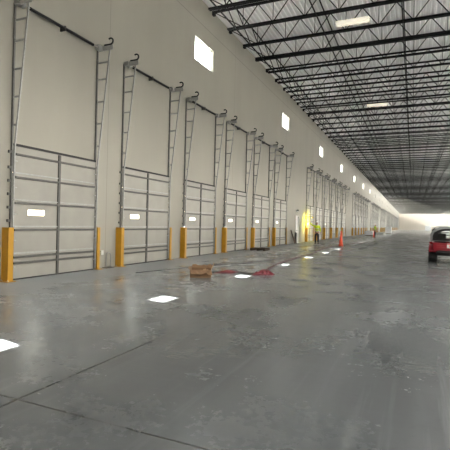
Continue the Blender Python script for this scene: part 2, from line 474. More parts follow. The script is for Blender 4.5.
# ------------------------------------------------------------------ dock door
def spring_profile(a, b, r):
    pr = []; t = a; k = 0
    while t < b:
        pr.append((r if k % 2 else r * .8, t)); t += .022; k += 1
    return [(r * .5, a - .002)] + pr + [(r * .5, b)]
TOPZ = 6.25
def make_door():
    d = empty('dock_door')
    SH = DH / 5
    for i in range(5):
        z0, z1 = i * SH + .012, (i + 1) * SH - .006
        mb = MB(); xa, xb = .004, .058
        if z0 < VIS[2] < z1:
            e, xc = .14, .036                                    # the skin is thin around the window
            mb.box(xa, xb, -.004, VIS[0] - e, z0, z1).box(xa, xb, VIS[1] + e, DW + .004, z0, z1)
            mb.box(xc, xb, VIS[0] - e, VIS[0], z0, z1).box(xc, xb, VIS[1], VIS[1] + e, z0, z1)
            mb.box(xc, xb, VIS[0], VIS[1], z0, VIS[2]).box(xc, xb, VIS[0], VIS[1], VIS[3], z1)
        else: mb.box(xa, xb, -.004, DW + .004, z0, z1)
        p = mb.build('section_panel', M['door'], d)
        if z0 < VIS[2] < z1:
            MB().box(.044, .050, VIS[0], VIS[1], VIS[2], VIS[3]).build('vision_pane', M['glass'], p)
            fr = MB(); t = .02
            fr.box(.058, .066, VIS[0] - t, VIS[1] + t, VIS[2] - t, VIS[2]).box(.058, .066, VIS[0] - t, VIS[1] + t, VIS[3], VIS[3] + t)
            fr.box(.058, .066, VIS[0] - t, VIS[0], VIS[2], VIS[3]).box(.058, .066, VIS[1], VIS[1] + t, VIS[2], VIS[3])
            fr.build('vision_frame', M['door'], p)
    # horizontal struts: a hat section below each joint, thin hinge rail on the joint
    for z, h in ((2.86, .055), (2.34, .055), (1.76, .055), (1.14, .055), (.52, .06), (.38, .06)):
        MB().prism([(.058, z - h / 2), (.105, z - h / 3), (.105, z + h / 3), (.058, z + h / 2)], 'y', .03, DW - .03).build('strut', M['strut'], d)
    for i in range(1, 5):
        z = i * SH
        MB().box(.058, .082, .03, DW - .03, z - .016, z + .014).build('hinge_rail', M['galv'], d)
    MB().box(.058, .090, DW / 2 - .035, DW / 2 + .035, .02, DH - .02).build('center_stile', M['strut'], d)
    MB().box(.012, .085, .0, DW, DH - .006, DH + .045).build('head_seal', M['trim_dark'], d)
    MB().box(.012, .075, .02, DW - .02, .0, .03).build('bottom_seal', M['trim_dark'], d)
    for s in (0, 1):
        yy = -.03 if s == 0 else DW + .03
        o = 1 if s else -1
        tr = MB()
        tr.box(.004, .050, yy - .018, yy + .018, 0, TOPZ)                       # wall angle
        for z in (.35, .95, 1.35, 1.65, 1.95, 2.25, 2.55, 2.9):                # bolted clips on the outer side
            a, b = sorted((yy + o * .028, yy + o * .085)); tr.box(.004, .05, a, b, z - .03, z + .03)
        tr = tr.build('wall_angle', M['angle'], d)
        XT = .46
        rail = MB().bar((.10, yy, .05), (.115, yy, 3.0), .026, .04, (1, 0, 0)).bar((.115, yy, 3.0), (XT, yy, TOPZ - .02), .026, .04, (1, 0, 0))
        rail.build('lift_track', M['galv'], d)
        for z in (3.50, 4.13, 4.75, 5.38, 5.85):
            x1 = .115 + (z - 3.0) / (TOPZ - 3.02) * (XT - .115)
            MB().box(.05, x1, yy - .012, yy + .012, z - .022, z + .022).build('track_brace', M['galv'], d)
        for z in (.3, .9, 1.5, 2.1, 2.7):                                      # rollers
            a, b = sorted((yy, yy - o * .10))
            MB().lathe([(.012, a), (.012, b)], (.09, 0, z), 'y', 8).build('roller_stem', M['galv'], d, True)
        pl = MB().box(.004, .56, yy - .012, yy + .012, TOPZ - .07, TOPZ + .06).box(.06, .20, yy - .05, yy + .05, TOPZ - .06, TOPZ + .06)
        pl = pl.build('end_plate', M['galv'], d)
        MB().lathe([(.075, -.04), (.09, -.035), (.068, 0), (.09, .035), (.075, .04)], (.13, yy - o * .10, TOPZ), 'y', 20).build('cable_drum', M['galv'], d, True)
        hk = [(.26 + .045 * t, yy, TOPZ + .085) for t in range(5)] + [(.47 + .085 * math.sin(a), yy, TOPZ + .17 - .085 * math.cos(a)) for a in [R(v) for v in range(10, 230, 15)]]
        MB().tube(hk, .024, 8).build('bumper_hook', M['hook'], pl, True)
    MB().lathe([(.016, -.02), (.016, DW + .02)], (.13, 0, TOPZ), 'y', 10).build('torsion_shaft', M['galv'], d, True)
    for a, b in ((.28, DW / 2 - .03), (DW / 2 + .03, DW - .28)):
        MB().lathe(spring_profile(a, b, .042), (.13, 0, TOPZ), 'y', 12).build('torsion_spring', M['spring'], d, True)
    MB().box(.004, .18, DW / 2 - .015, DW / 2 + .015, TOPZ - .07, TOPZ + .05).build('center_bracket', M['strut'], d)
    return d
def joined(root, name):
    mb = MB(); mats = []
    def rec(o):
        if o.type == 'MESH':
            me = o.data.copy(); m = me.materials[0]
            if m not in mats: mats.append(m)
            n0 = len(mb.bm.faces); mb.bm.from_mesh(me); mb.bm.faces.ensure_lookup_table()
            for f in mb.bm.faces[n0:]: f.material_index = mats.index(m)
            bpy.data.meshes.remove(me)
        for ch in o.children: rec(ch)
    rec(root)
    me = bpy.data.meshes.new(name); mb.bm.to_mesh(me); mb.bm.free()
    for m in mats: me.materials.append(m)
    o = bpy.data.objects.new(name, me); C.objects.link(o); return o

# track guards: an L of bent plate each side of a door
def make_guard(side):
    g = empty('track_guard'); h = 1.2; t = .012
    o = -1 if side == 0 else 1
    mb = MB()
    if side == 0: poly = [(.012, -.20), (.225, -.20), (.225, -.06), (.213, -.06), (.213, -.188), (.012, -.188)]
    else: poly = [(.012, .14), (.15, .14), (.15, .03), (.138, .03), (.138, .128), (.012, .128)]
    mb.prism(poly, 'z', .012, h)
    mb.build('bent_plate', M['yellow'], g, bevel=.004)
    a, b = sorted((o * .25, o * .03)); xe = .29 if side == 0 else .21
    MB().box(.012, xe, a, b, 0, .012).build('base_plate', M['yellow'], g)
    for x in (.07, xe - .03):
        MB().lathe([(.016, .012), (.016, .03), (.008, .032), (.008, .045)], (x, o * (.225 if side == 0 else .18), 0), 'z', 6).build('anchor_bolt', M['galv'], g)
    return g

door0 = make_door(); doorj = joined(door0, 'dock_door')
gd = [make_guard(0), make_guard(1)]; gj = [joined(g_, 'track_guard') for g_ in gd]
used = dict(d=False, j=False, g0=False, g1=False, h0=False, h1=False)
def grab(proto, key):
    if not used[key]: used[key] = True; return proto
    return copy_tree(proto)
def place_door(y, detail, label, glab, grp):
    d = grab(door0, 'd') if detail else grab(doorj, 'j'); d.location = (0, y, 0)
    tag(d, label, 'dock door', grp)
    for s in (0, 1):
        g_ = grab(gd[s], 'g%d' % s) if detail else grab(gj[s], 'h%d' % s)
        g_.location = (0, y - .03 if s == 0 else y + DW + .03, 0)
        tag(g_, glab[s], 'track guard', 'yellow track guards beside the dock doors')
RUNNAME = ['nearest run', 'second run', 'third run', 'fourth run', 'fifth run', 'sixth run', 'seventh run', 'eighth run', 'last run']
place_door(DOORS[0], True, 'white dock door just before the nearest one shown whole', ('yellow steel guard before the nearest dock door, on its near side', 'yellow steel guard beside the cut-off dock door at the photo edge'), 'dock doors of the nearest run')
for ri, r0 in enumerate(RUNS):
    for k in range(6):
        w = '%s of the six in the %s from the camera' % (ORD[k], RUNNAME[ri])
        if ri == 8: w = '%s of the six in the last run by the bright end' % ORD[k]
        sh = '%s door of the %s' % (ORD[k], RUNNAME[ri])
        place_door(r0 + k * PITCH, ri < 2, 'white sectional dock door with tall steel tracks, ' + w,
                   ('broad yellow guard plate on the near jamb of the ' + sh, 'narrow yellow guard plate on the far jamb of the ' + sh),
                   'dock doors of the ' + RUNNAME[ri])

# ------------------------------------------------------------------ small wall things
def conduit_hoop(y):
    t = empty('bent_conduit', (0, y, 0))
    pts = [(.07, -.10, 0.02), (.07, -.10, .36)] + [(.07, -.10 * math.cos(a), .36 + .10 * math.sin(a)) for a in [R(v) for v in range(20, 180, 20)]] + [(.07, .10, .36), (.07, .10, .02)]
    MB().tube(pts, .014, 8).build('pipe', M['grey_pipe'], t, True)
    MB().box(.0, .16, -.18, .18, 0, .02).build('foot_plate', M['strut'], t)
    return t
tag(conduit_hoop(10.22), 'small bent grey conduit loop on the floor between the first two dock doors', 'conduit')
b = empty('outlet_box', (0, 9.95, .46))
MB().box(0, .06, -.06, .06, -.07, .07).build('body', M['grey_box'], b, bevel=.006); MB().box(.06, .068, -.05, .05, -.06, .06).build('cover', M['white'], b)
tag(b, 'small grey outlet box on the wall beside the first whole dock door', 'outlet box')
e = empty('emergency_light', (0, 32.6, 2.52))
MB().box(0, .10, -.18, .18, -.07, .07).build('body', M['grey_box'], e, bevel=.01)
for s in (-1, 1): MB().lathe([(.05, 0), (.06, .04), (.055, .06)], (.10, s * .09, .02), 'x', 12).build('lamp_head', M['trim_dark'], e, True)
tag(e, 'small dark emergency light on the wall above the personnel door', 'emergency light')
h_ = empty('hose_coil', (.28, 31.75, 0), R(4))
for k in range(3):
    c = [(.05 * k - .18 + .10 * math.sin(a * .5), .20 * math.cos(a), .44 + (.40 - .02 * k) * math.sin(a)) for a in [2 * PI * t / 28 for t in range(29)]]
    MB().tube(c, .026, 8).build('loop', M['strut'], h_, True)
tag(h_, 'grey hose loops leaning on the wall left of the white personnel door', 'hose')
p = empty('wood_board', (.0, 31.02, 0))
for k in range(3): MB().bar((.34 + .05 * k, .115 * k, .0), (.03, .115 * k, 1.02 - .12 * k), .105, .03, (1, 0, 0)).build('board', M['wood'], p)
tag(p, 'dark boards leaning on the wall beside the grey hose loops', 'board')

# yellow dock lamp glowing at the first door of the second run
dl = empty('wall_lamp', (.0, 35.66, 2.05))
MB().box(0, .03, -.05, .05, -.08, .08).build('bracket', M['strut'], dl)
MB().tube([(.03, 0, .05), (.45, .0, .12), (.62, 0, .06)], .014).build('arm', M['strut'], dl, True)
MB().lathe([(.07, .0), (.055, .06), (.03, .08)], (.60, 0, .0), 'x', 14).build('lamp_head', M['yellow'], dl, True)
MB().lathe([(.05, -.012), (.066, -.001)], (.60, 0, .0), 'x', 14).build('lamp_lens', emit('yellow_lamp_lens', (1., .85, .05), 6), dl, True)
tag(dl, 'glowing yellow dock lamp by the first door of the second run', 'lamp')
L = bpy.data.lights.new('dock_lamp_light', 'SPOT'); L.energy = 300; L.color = (1., .86, .03); L.shadow_soft_size = .06; L.spot_size = R(168); L.spot_blend = 1.
lo = bpy.data.objects.new('dock_lamp_light', L); C.objects.link(lo); lo.parent = dl; lo.location = (.72, .12, -.2); lo.rotation_euler = Vector((-1, .2, -.25)).to_track_quat('-Z', 'Y').to_euler()

# ------------------------------------------------------------------ things on the floor
def sheet(name, pts2, z0, amp, m, parent=None, seed=0, th=.006, div=16):
    """a crumpled sheet over a rough outline"""
    rnd = random.Random(seed); mb = MB()
    cx = sum(p[0] for p in pts2) / len(pts2); cy = sum(p[1] for p in pts2) / len(pts2)
    rings = []; N = len(pts2) * 3
    ol = []
    for i in range(N):
        a = pts2[i // 3]; b_ = pts2[(i // 3 + 1) % len(pts2)]; t = (i % 3) / 3
        ol.append((a[0] + (b_[0] - a[0]) * t, a[1] + (b_[1] - a[1]) * t))
    K = 6
    for r in range(K, 0, -1):
        f = r / K
        rings.append([mb.bm.verts.new((cx + (q[0] - cx) * f + rnd.uniform(-1, 1) * .02, cy + (q[1] - cy) * f + rnd.uniform(-1, 1) * .02,
                      z0 + (0 if r == K else amp * (1 - f * f) * rnd.uniform(.35, 1.1)))) for q in ol])
    for a, b_ in zip(rings, rings[1:]):
        for k in range(N): mb.bm.faces.new((a[k], a[(k + 1) % N], b_[(k + 1) % N], b_[k]))
    c = mb.bm.verts.new((cx, cy, z0 + amp * .7))
    for k in range(N): mb.bm.faces.new((rings[-1][k], rings[-1][(k + 1) % N], c))
    o = mb.build(name, m, parent)
    s = o.modifiers.new('thickness', 'SOLIDIFY'); s.thickness = th; s.offset = 1
    return o

bx = empty('cardboard_box', (3.30, 9.95, 0), R(24))
w, l, h, t = .54, .50, .20, .008
for a in ((-w / 2, w / 2, -l / 2, -l / 2 + t), (-w / 2, w / 2, l / 2 - t, l / 2), (-w / 2, -w / 2 + t, -l / 2 + t, l / 2 - t), (w / 2 - t, w / 2, -l / 2 + t, l / 2 - t)):
    MB().box(a[0], a[1], a[2], a[3], 0, h).build('side_wall', M['card'], bx)
MB().box(-w / 2 + t, w / 2 - t, -l / 2 + t, l / 2 - t, 0, t).build('bottom', M['card'], bx)
def flap(p0, p1, out, m=M['card']):          # ragged flap hinged on p0-p1
    p0, p1, out = Vector(p0), Vector(p1), Vector(out); rnd = random.Random(hash((round(p0.x, 2), round(out.z, 2))) & 255)
    mb = MB(); n = 7; A, B = [], []
    for k in range(n + 1):
        q = p0.lerp(p1, k / n); A.append(mb.bm.verts.new(q)); B.append(mb.bm.verts.new(q + out * rnd.uniform(.7, 1.1) + Vector((0, 0, rnd.uniform(-.015, .02)))))
    for k in range(n): mb.bm.faces.new((A[k], A[k + 1], B[k + 1], B[k]))
    o = mb.build('flap', m, bx); s = o.modifiers.new('thickness', 'SOLIDIFY'); s.thickness = .007
flap((-w / 2, -l / 2, h), (w / 2, -l / 2, h), (.04, -.09, -.10))
flap((w / 2, -l / 2, h), (w / 2, l / 2, h), (.07, -.01, .17), M['card_in'])
flap((-w / 2, l / 2, h), (w / 2, l / 2, h), (.03, .06, .09), M['card'])
flap((-w / 2, -l / 2, h), (-w / 2, l / 2, h), (-.06, 0, .05))
sheet('packing_paper', [(0., -.20), (.1, -.22), (.23, -.18), (.23, .19), (.1, .2), (.02, .1)], .05, .16, M['card_in'], bx, 5)
tag(bx, 'torn open brown cardboard box with crumpled flaps on the floor', 'box')

rs = empty('red_sheet', (3.50, 11.20, 0), R(30)); rs.scale = (.85, .85, .7)
sheet('sheet', [(-.42, -.12), (-.1, -.22), (.3, -.12), (.46, .05), (.2, .16), (-.2, .14)], .004, .10, M['red'], rs, 3)
MB().tube([(-.5, .06, .015), (-.15, .10, .03), (.1, .02, .14), (.3, .10, .10), (.42, .12, .02)], .014).build('strap', M['black_hose'], rs, True)
tag(rs, 'flat crumpled red sheet with dark straps lying between box and red heap', 'sheet')
rh = empty('red_tarp', (4.52, 11.38, 0), R(22)); rh.scale = (.82, .82, .72)
sheet('tarp', [(-.38, -.22), (0, -.30), (.36, -.2), (.40, .05), (.1, .3), (-.25, .28)], .004, .20, M['red'], rh, 11)
MB().tube([(-.52, -.1, .02), (-.3, .0, .03), (-.2, .02, .12)], .016).build('cord', M['black_hose'], rh, True)
tag(rh, 'heaped dark red tarp on the floor where the hose begins', 'tarp')

def smooth_path(pts, k=6):
    out = []; P = [pts[0]] + list(pts) + [pts[-1]]
    for i in range(1, len(P) - 2):
        p0, p1, p2, p3 = [Vector(q) for q in P[i - 1:i + 3]]
        for j in range(k):
            t = j / k
            out.append(.5 * ((2 * p1) + (p2 - p0) * t + (2 * p0 - 5 * p1 + 4 * p2 - p3) * t * t + (3 * p1 - p0 - 3 * p2 + p3) * t ** 3))
    out.append(Vector(pts[-1])); return out
z = .026
hp = [(4.62, 11.62, .06), (4.40, 12.0, z), (4.21, 12.9, z), (3.93, 15.45, z), (3.85, 17.64, z), (3.80, 21.2, z), (3.40, 25.8, z), (3.55, 30.6, z), (3.95, 34.9, z), (4.6, 40, z), (4.4, 52, z)]
tag(MB().tube(smooth_path(hp), .024, 8).build('red_hose', M['hose'], None, True), 'long dark red hose snaking away from the red heap along the dock aisle', 'hose')
cp = [(5.3, 27.6, .03), (5.57, 29.5, .03), (5.4, 32, .03), (5.73, 36.0, .03), (5.3, 41, .03), (5.8, 47, .03)]
tag(MB().tube(smooth_path(cp), .032, 8).build('power_cable', M['black_hose'], None, True), 'black cable on the open floor past the orange cone', 'cable')
tag(MB().tube(smooth_path([(3.72, 11.15, .012), (3.9, 11.35, .012), (4.2, 11.3, .012)]), .011, 6).build('thin_cord', M['black_hose'], None, True), 'thin dark cord between the red sheet and the red heap', 'cord')
tag(MB().tube(smooth_path([(1.5, 9.6, .01), (2.2, 12.5, .01), (3.0, 14.6, .01), (3.4, 18.5, .01), (3.0, 22, .01)]), .009, 6).build('thin_cord', M['black_hose'], None, True), 'thin dark cord on the floor behind the cardboard box', 'cord')

pl = empty('wood_pallet', (.86, 21.7, 0), R(2))
for k in range(5): MB().box(-.40, .40, -.5 + k * .21, -.5 + k * .21 + .14, .10, .125).build('deck_board', M['wood'], pl)
for k in range(3): MB().box(-.40 + k * .36, -.40 + k * .36 + .08, -.5, .48, .0, .10).build('stringer', M['wood'], pl)
tag(pl, 'low dark wooden pallet on the floor before the fifth dock door', 'pallet')

def cone(x, y, label, s=1.):
    c = empty('traffic_cone', (x, y, 0)); c.scale = (s, s, s)
    MB().lathe([(.155, .035), (.14, .06), (.045, 1.02), (.035, 1.05), (.02, 1.06)], n=20).build('body', M['cone'], c, True)
    MB().prism([(.19 * math.cos(a), .19 * math.sin(a)) for a in [R(22.5 + 45 * k) for k in range(8)]], 'z', 0, .035).build('base', M['cone'], c)
    tag(c, label, 'traffic cone')
cone(3.72, 30.75, 'tall orange traffic cone standing beside the red hose')
cone(3.5, 61.5, 'small orange traffic cone far off beside the second worker')

# far clutter by the wall
for (x, y, a, b_, hh, lab) in ((2.3, 68.0, 1.1, 1.1, .75, 'low white wrapped load on the floor past the second worker'), (3.6, 96.0, 1.2, 1.6, 1.5, 'tall white wrapped load far down the dock aisle'), (15.0, 232.0, 2.6, 3.6, 2.6, 'big white crate standing in the bright far end')):
    r = empty('wrapped_load', (x, y, 0))
    MB().box(-a / 2, a / 2, -b_ / 2, b_ / 2, .13, hh).build('load', M['wrap'], r, bevel=.04)
    MB().box(-a / 2, a / 2, -b_ / 2, b_ / 2, 0, .12).build('pallet_base', M['wood'], r)
    tag(r, lab, 'wrapped load')

# ------------------------------------------------------------------ people
def skin_mesh(verts, edges, root, sub=2):
    """verts: list of (co, rx, ry); returns a finished mesh"""
    me = bpy.data.meshes.new('skin'); me.from_pydata([v[0] for v in verts], edges, [])
    o = bpy.data.objects.new('skin', me); C.objects.link(o)
    md = o.modifiers.new('s', 'SKIN'); md.use_smooth_shade = True
    for i, v in enumerate(verts):
        sv = me.skin_vertices[0].data[i]; sv.radius = (v[1], v[2]); sv.use_root = (i == root)
    sb = o.modifiers.new('u', 'SUBSURF'); sb.levels = sub; sb.render_levels = sub
    dg = bpy.context.evaluated_depsgraph_get(); dg.update()
    out = bpy.data.meshes.new_from_object(o.evaluated_get(dg))
    bpy.data.objects.remove(o); bpy.data.meshes.remove(me)
    return out
def chain_mesh(pts, sub=2):
    return skin_mesh([(p, r, r2) for p, r, r2 in pts], [(i, i + 1) for i in range(len(pts) - 1)], 0, sub)
def finish(name, meshes, m, parent):
    mb = MB()
    for q in meshes: mb.bm.from_mesh(q); bpy.data.meshes.remove(q)
    return mb.build(name, m, parent, True)
def hand(wrist, d, palm_n):
    """palm and five fingers from the wrist along d"""
    W, d, n_ = Vector(wrist), Vector(d).normalized(), Vector(palm_n)
    s = d.cross(n_).normalized(); n_ = s.cross(d)
    out = [chain_mesh([(W, .026, .026), (W + d * .04, .034, .020), (W + d * .085, .040, .016)], 1)]
    for off, ln in ((-.030, .066), (-.010, .078), (.010, .074), (.029, .058)):
        b = W + d * .075 + s * off
        out.append(chain_mesh([(b, .0095, .0095), (b + d * ln * .45 + n_ * .006, .009, .009), (b + d * ln * .78 + n_ * .022, .0085, .0085), (b + d * ln * .9 + n_ * .040, .0075, .0075)], 1))
    b = W + d * .03 - s * .022
    out.append(chain_mesh([(b, .012, .012), (b + d * .032 - s * .026, .011, .011), (b + d * .062 - s * .030 + n_ * .012, .009, .009)], 1))
    return out
def person(loc, rz, arms, label, sc=1.):
    p = empty('person', loc, rz); p.scale = (sc,) * 3
    # body facing +y, standing; arms: ((elbow, wrist) left, right)
    V = []; E_ = []
    def add(co, rx, ry, par=None):
        V.append((co, rx, ry)); i = len(V) - 1
        if par is not None: E_.append((par, i))
        return i
    pel = add((0, 0, .93), .155, .105); bel = add((0, .01, 1.10), .145, .10, pel); che = add((0, 0, 1.30), .165, .115, bel)
    upc = add((0, -.005, 1.43), .12, .085, che); nek = add((0, .0, 1.50), .055, .055, upc); nk2 = add((0, .012, 1.565), .052, .055, nek)
    hd0 = add((0, .025, 1.61), .066, .078, nk2); hd1 = add((0, .02, 1.69), .075, .092, hd0); add((0, .01, 1.755), .056, .07, hd1)
    for s, (el, wr) in ((-1, arms[0]), (1, arms[1])):
        sh = add((s * .17, 0, 1.43), .062, .062, upc); e1 = add(el, .043, .043, sh); add(wr, .027, .027, e1)
    feet = ((-.10, .02), (.11, -.06))
    for s, (fx, fy) in zip((-1, 1), feet):
        hp_ = add((s * .09, 0, .86), .095, .10, pel); kn = add((fx * 1.0, fy * .5 + .02, .49), .060, .064, hp_); an = add((fx, fy - .01, .09), .038, .042, kn)
        add((fx * 1.15, fy + .14, .04), .038, .03, an)
    ms = [skin_mesh(V, E_, 0)]
    for el, wr in arms:
        el, wr = Vector(el), Vector(wr); d = (wr - el).normalized()
        ms += hand(wr, d, Vector((0, 1, 0)) if abs(d.y) < .8 else Vector((0, 0, -1)))
    mb = MB()   # face: nose, ears, eyes, mouth relief belong to the same skin
    mb.lathe([(.004, -.03), (.012, -.01), (.015, .0), (.008, .012)], (0, .118, 1.655), 'z', 8)
    for s in (-1, 1):
        mb.lathe([(.008, -.008), (.022, 0), (.008, .008)], (s * .078, .015, 1.66), 'x', 10)
    q = bpy.data.meshes.new('f'); mb.bm.to_mesh(q); mb.bm.free(); ms.append(q)
    finish('body', ms, M['skin'], p)
    for s in (-1, 1): MB().lathe([(.003, -.004), (.011, 0), (.003, .006)], (s * .03, .108, 1.68), 'y', 10).build('eye', M['boot'], p, True)
    MB().bar((-.024, .106, 1.615), (.024, .106, 1.615), .008, .008).build('mouth', mat_mouth, p)
    # shirt and vest, trousers, boots, hard hat
    T = [((0, .005, .90), .160, .118), ((0, .01, 1.10), .162, .118), ((0, 0, 1.30), .182, .132), ((0, -.005, 1.44), .13, .10), ((0, 0, 1.495), .066, .064)]
    ed = [(0, 1), (1, 2), (2, 3), (3, 4)]
    for s, (el, wr) in ((-1, arms[0]), (1, arms[1])):
        i = len(T); T.append(((s * .175, 0, 1.435), .078, .078)); el = Vector(el); wr = Vector(wr)
        T.append((el, .058, .058)); T.append((el.lerp(wr, .8), .040, .040)); ed += [(3, i), (i, i + 1), (i + 1, i + 2)]
    sh = finish('hi_vis_shirt', [skin_mesh(T, ed, 0)], M['hivis'], p)
    for z_, rx, ry in ((1.02, .178, .132), (1.20, .186, .138)):
        b_ = MB()
        ring = [(math.cos(a) * rx, math.sin(a) * ry) for a in [2 * PI * k / 24 for k in range(24)]]
        A = [b_.bm.verts.new((x, y + .006, z_)) for x, y in ring]; B = [b_.bm.verts.new((x, y + .006, z_ + .05)) for x, y in ring]
        for k in range(24): b_.bm.faces.new((A[k], A[(k + 1) % 24], B[(k + 1) % 24], B[k]))
        o = b_.build('reflective_band', M['reflect'], sh, True); sd = o.modifiers.new('thickness', 'SOLIDIFY'); sd.thickness = .006
    T = [((0, 0, .97), .165, .118), ((0, 0, .90), .165, .122)]; ed = [(0, 1)]
    for s, (fx, fy) in zip((-1, 1), feet):
        i = len(T); T += [((s * .092, 0, .82), .108, .112), ((fx, fy * .5 + .02, .48), .078, .082), ((fx, fy - .01, .10), .062, .066)]; ed += [(1, i), (i, i + 1), (i + 1, i + 2)]
    finish('trousers', [skin_mesh(T, ed, 0)], M['navy'], p)
    for (fx, fy) in feet:
        finish('boot', [chain_mesh([((fx, fy - .03, .115), .055, .055), ((fx, fy - .03, .05), .052, .05), ((fx * 1.08, fy + .08, .045), .052, .045), ((fx * 1.15, fy + .17, .042), .046, .042)], 1)], M['boot'], p)
    hh = MB().lathe([(.112, 1.735), (.110, 1.77), (.092, 1.81), (.055, 1.838), (.01, 1.845)], (0, .015, 0), 'z', 24)
    ht = hh.build('hard_hat', M['hat'], p, True)
    MB().lathe([(.118, 1.728), (.128, 1.732), (.112, 1.742)], (0, .028, 0), 'z', 24).build('brim', M['hat'], ht, True)
    tag(p, label, 'person'); return p
mat_mouth = mat('lips', (.25, .10, .085), .5)
# facing the wall, one arm raised toward the lamp, the other hanging
person((1.68, 32.35, 0), R(20), (((-.40, .14, 1.52), (-.52, .22, 1.76)), ((.27, -.03, 1.16), (.29, .10, .93))), 'person in hi-vis yellow top and dark trousers raising an arm by the dock wall', .94)
person((3.9, 57.6, 0), R(-70), (((-.26, -.03, 1.16), (-.27, .08, .92)), ((.26, -.02, 1.16), (.28, .12, .95))), 'person in hi-vis yellow top standing far down the aisle', .98)

# ------------------------------------------------------------------ utility cart
def make_cart(loc, rz):
    c = empty('utility_cart', loc, rz)        # local: x right, y forward, seen from behind; width 1.5
    for sx in (-1, 1):
        for yy in (.55, 2.35):
            w_ = MB().lathe([(.17, -.17), (.27, -.17), (.305, -.135), (.315, -.05), (.315, .05), (.305, .135), (.27, .17), (.17, .17)], (sx * .56, yy, .315), 'x', 28)
            w_ = w_.build('wheel', M['tyre'], c, False)
            tr = MB()
            for k in range(18):
                a = 2 * PI * k / 18
                for o in (-.085, .085):
                    ct = Vector((sx * .56 + o, yy + .318 * math.cos(a + o), .315 + .318 * math.sin(a + o)))
                    if ct.z < .03: continue
                    t_ = Vector((0, -math.sin(a + o), math.cos(a + o)))
                    tr.bar(ct - t_ * .022, ct + t_ * .022, .09, .03, (0, math.cos(a + o), math.sin(a + o)))
            tr.build('tread', M['tyre'], w_)
            MB().lathe([(.02, -.05), (.17, -.05), (.165, -.02), (.08, .0), (.05, .03), (.02, .035)], (sx * .66, yy, .315), 'x', 20).build('hub', M['grey_box'], w_, True)
    MB().box(-.40, .40, .25, 2.65, .30, .44).build('chassis', M['cart_black'], c, bevel=.02)
    MB().tube([(-.56, .55, .32), (.56, .55, .32)], .04).build('rear_axle', M['cart_black'], c, True)
    MB().tube([(-.56, 2.35, .32), (.56, 2.35, .32)], .04).build('front_axle', M['cart_black'], c, True)
    # bumper
    MB().tube([(-.44, .05, .42), (-.40, .0, .42), (.40, .0, .42), (.44, .05, .42)], .03).build('rear_bumper', M['cart_black'], c, True)
    MB().box(-.38, .38, .06, .25, .36, .52).build('hitch_frame', M['cart_black'], c, bevel=.01)
    # red cargo bed with tailgate
    bed = MB().prism([(-.56, .56), (-.50, .50), (.50, .50), (.56, .56), (.60, .84), (.56, .86), (.52, .60), (-.52, .60), (-.56, .86), (-.60, .84)], 'y', .12, 1.0).build('cargo_bed', M['cart_red'], c, bevel=.012)
    tg = MB().prism([(-.50, .50), (.50, .50), (.57, .60), (.58, .83), (-.58, .83), (-.57, .60)], 'y', .07, .118).build('tailgate', M['cart_red'], c, bevel=.012)
    for z_ in (.62, .70): MB().box(-.42, .42, .055, .07, z_, z_ + .025).build('rib', M['cart_red'], tg, bevel=.006)
    pl_ = MB().box(-.06, .40, .045, .058, .62, .80).build('sign_plate', M['plate'], c, bevel=.004)
    MB().box(-.05, .39, .042, .0455, .755, .79).build('red_band', M['plate_red'], pl_)
    MB().box(.02, .33, .042, .0455, .675, .715).build('dark_band', M['plate_red'], pl_)
    for s in (-1, 1):
        MB().prism([(s * .60, .74), (s * .70, .80), (s * .72, .86), (s * .60, .85)], 'y', .10, .32).build('tail_lamp', M['tail'], c)
        fe = [(.55 + .42 * math.cos(a), .33 + .42 * math.sin(a)) for a in [R(v) for v in range(15, 170, 12)]]
        mb = MB(); A = []
        for (yy, zz) in fe: A.append((yy, zz))
        inner = [(.55 + .385 * math.cos(a), .33 + .385 * math.sin(a)) for a in [R(v) for v in range(165, 10, -12)]]
        mb.prism(A + inner, 'x', s * .44, s * .71); mb.build('rear_fender', M['cart_red'], c, bevel=.008)
        A2 = [(y_ + 1.8, z_) for y_, z_ in fe] + [(y_ + 1.8, z_) for y_, z_ in inner]
        MB().prism(A2, 'x', s * .44, s * .71).build('front_fender', M['cart_red'], c, bevel=.008)
    # cab
    MB().box(-.60, .60, 1.02, 2.0, .42, .50).build('cab_floor', M['cart_black'], c, bevel=.01)
    MB().prism([(1.95, .50), (2.78, .50), (2.80, .72), (2.55, .88), (1.98, .98)], 'x', -.50, .50).build('hood', M['cart_red'], c, bevel=.03)
    for s in (-.29, .29):
        st = MB().box(s - .24, s + .24, 1.10, 1.55, .62, .74).build('seat', M['cart_black'], c, bevel=.04)
        MB().prism([(1.05, .74), (1.17, .74), (1.09, 1.20), (1.0, 1.20)], 'x', s - .22, s + .22).build('seat_back', M['cart_black'], st, bevel=.03)
        MB().box(s - .24, s + .24, 1.10, 1.55, .50, .62).build('seat_base', M['cart_black'], st)
    sw = MB(); pts = [(-.29 + .17 * math.cos(a), 1.78 + .06 * math.sin(a), 1.05 + .15 * math.sin(a)) for a in [2 * PI * k / 24 for k in range(25)]]
    sw.tube(pts, .016).tube([(-.29, 1.78, 1.05), (-.29, 1.98, .92)], .02).bar((-.45, 1.78, 1.05), (-.13, 1.78, 1.05), .03, .015)
    sw.build('steering_wheel', M['cart_black'], c, True)
    # rear cab panel: pale rounded panel with a black framed arch opening
    def arch(hw, z0, zt, r, n=10):
        o = [(hw, z0)] + [(hw - r + r * math.cos(a), zt - r * .62 + r * .62 * math.sin(a)) for a in [PI / 2 * k / n for k in range(n + 1)]]
        return o + [(-x, z_) for x, z_ in o[::-1]]
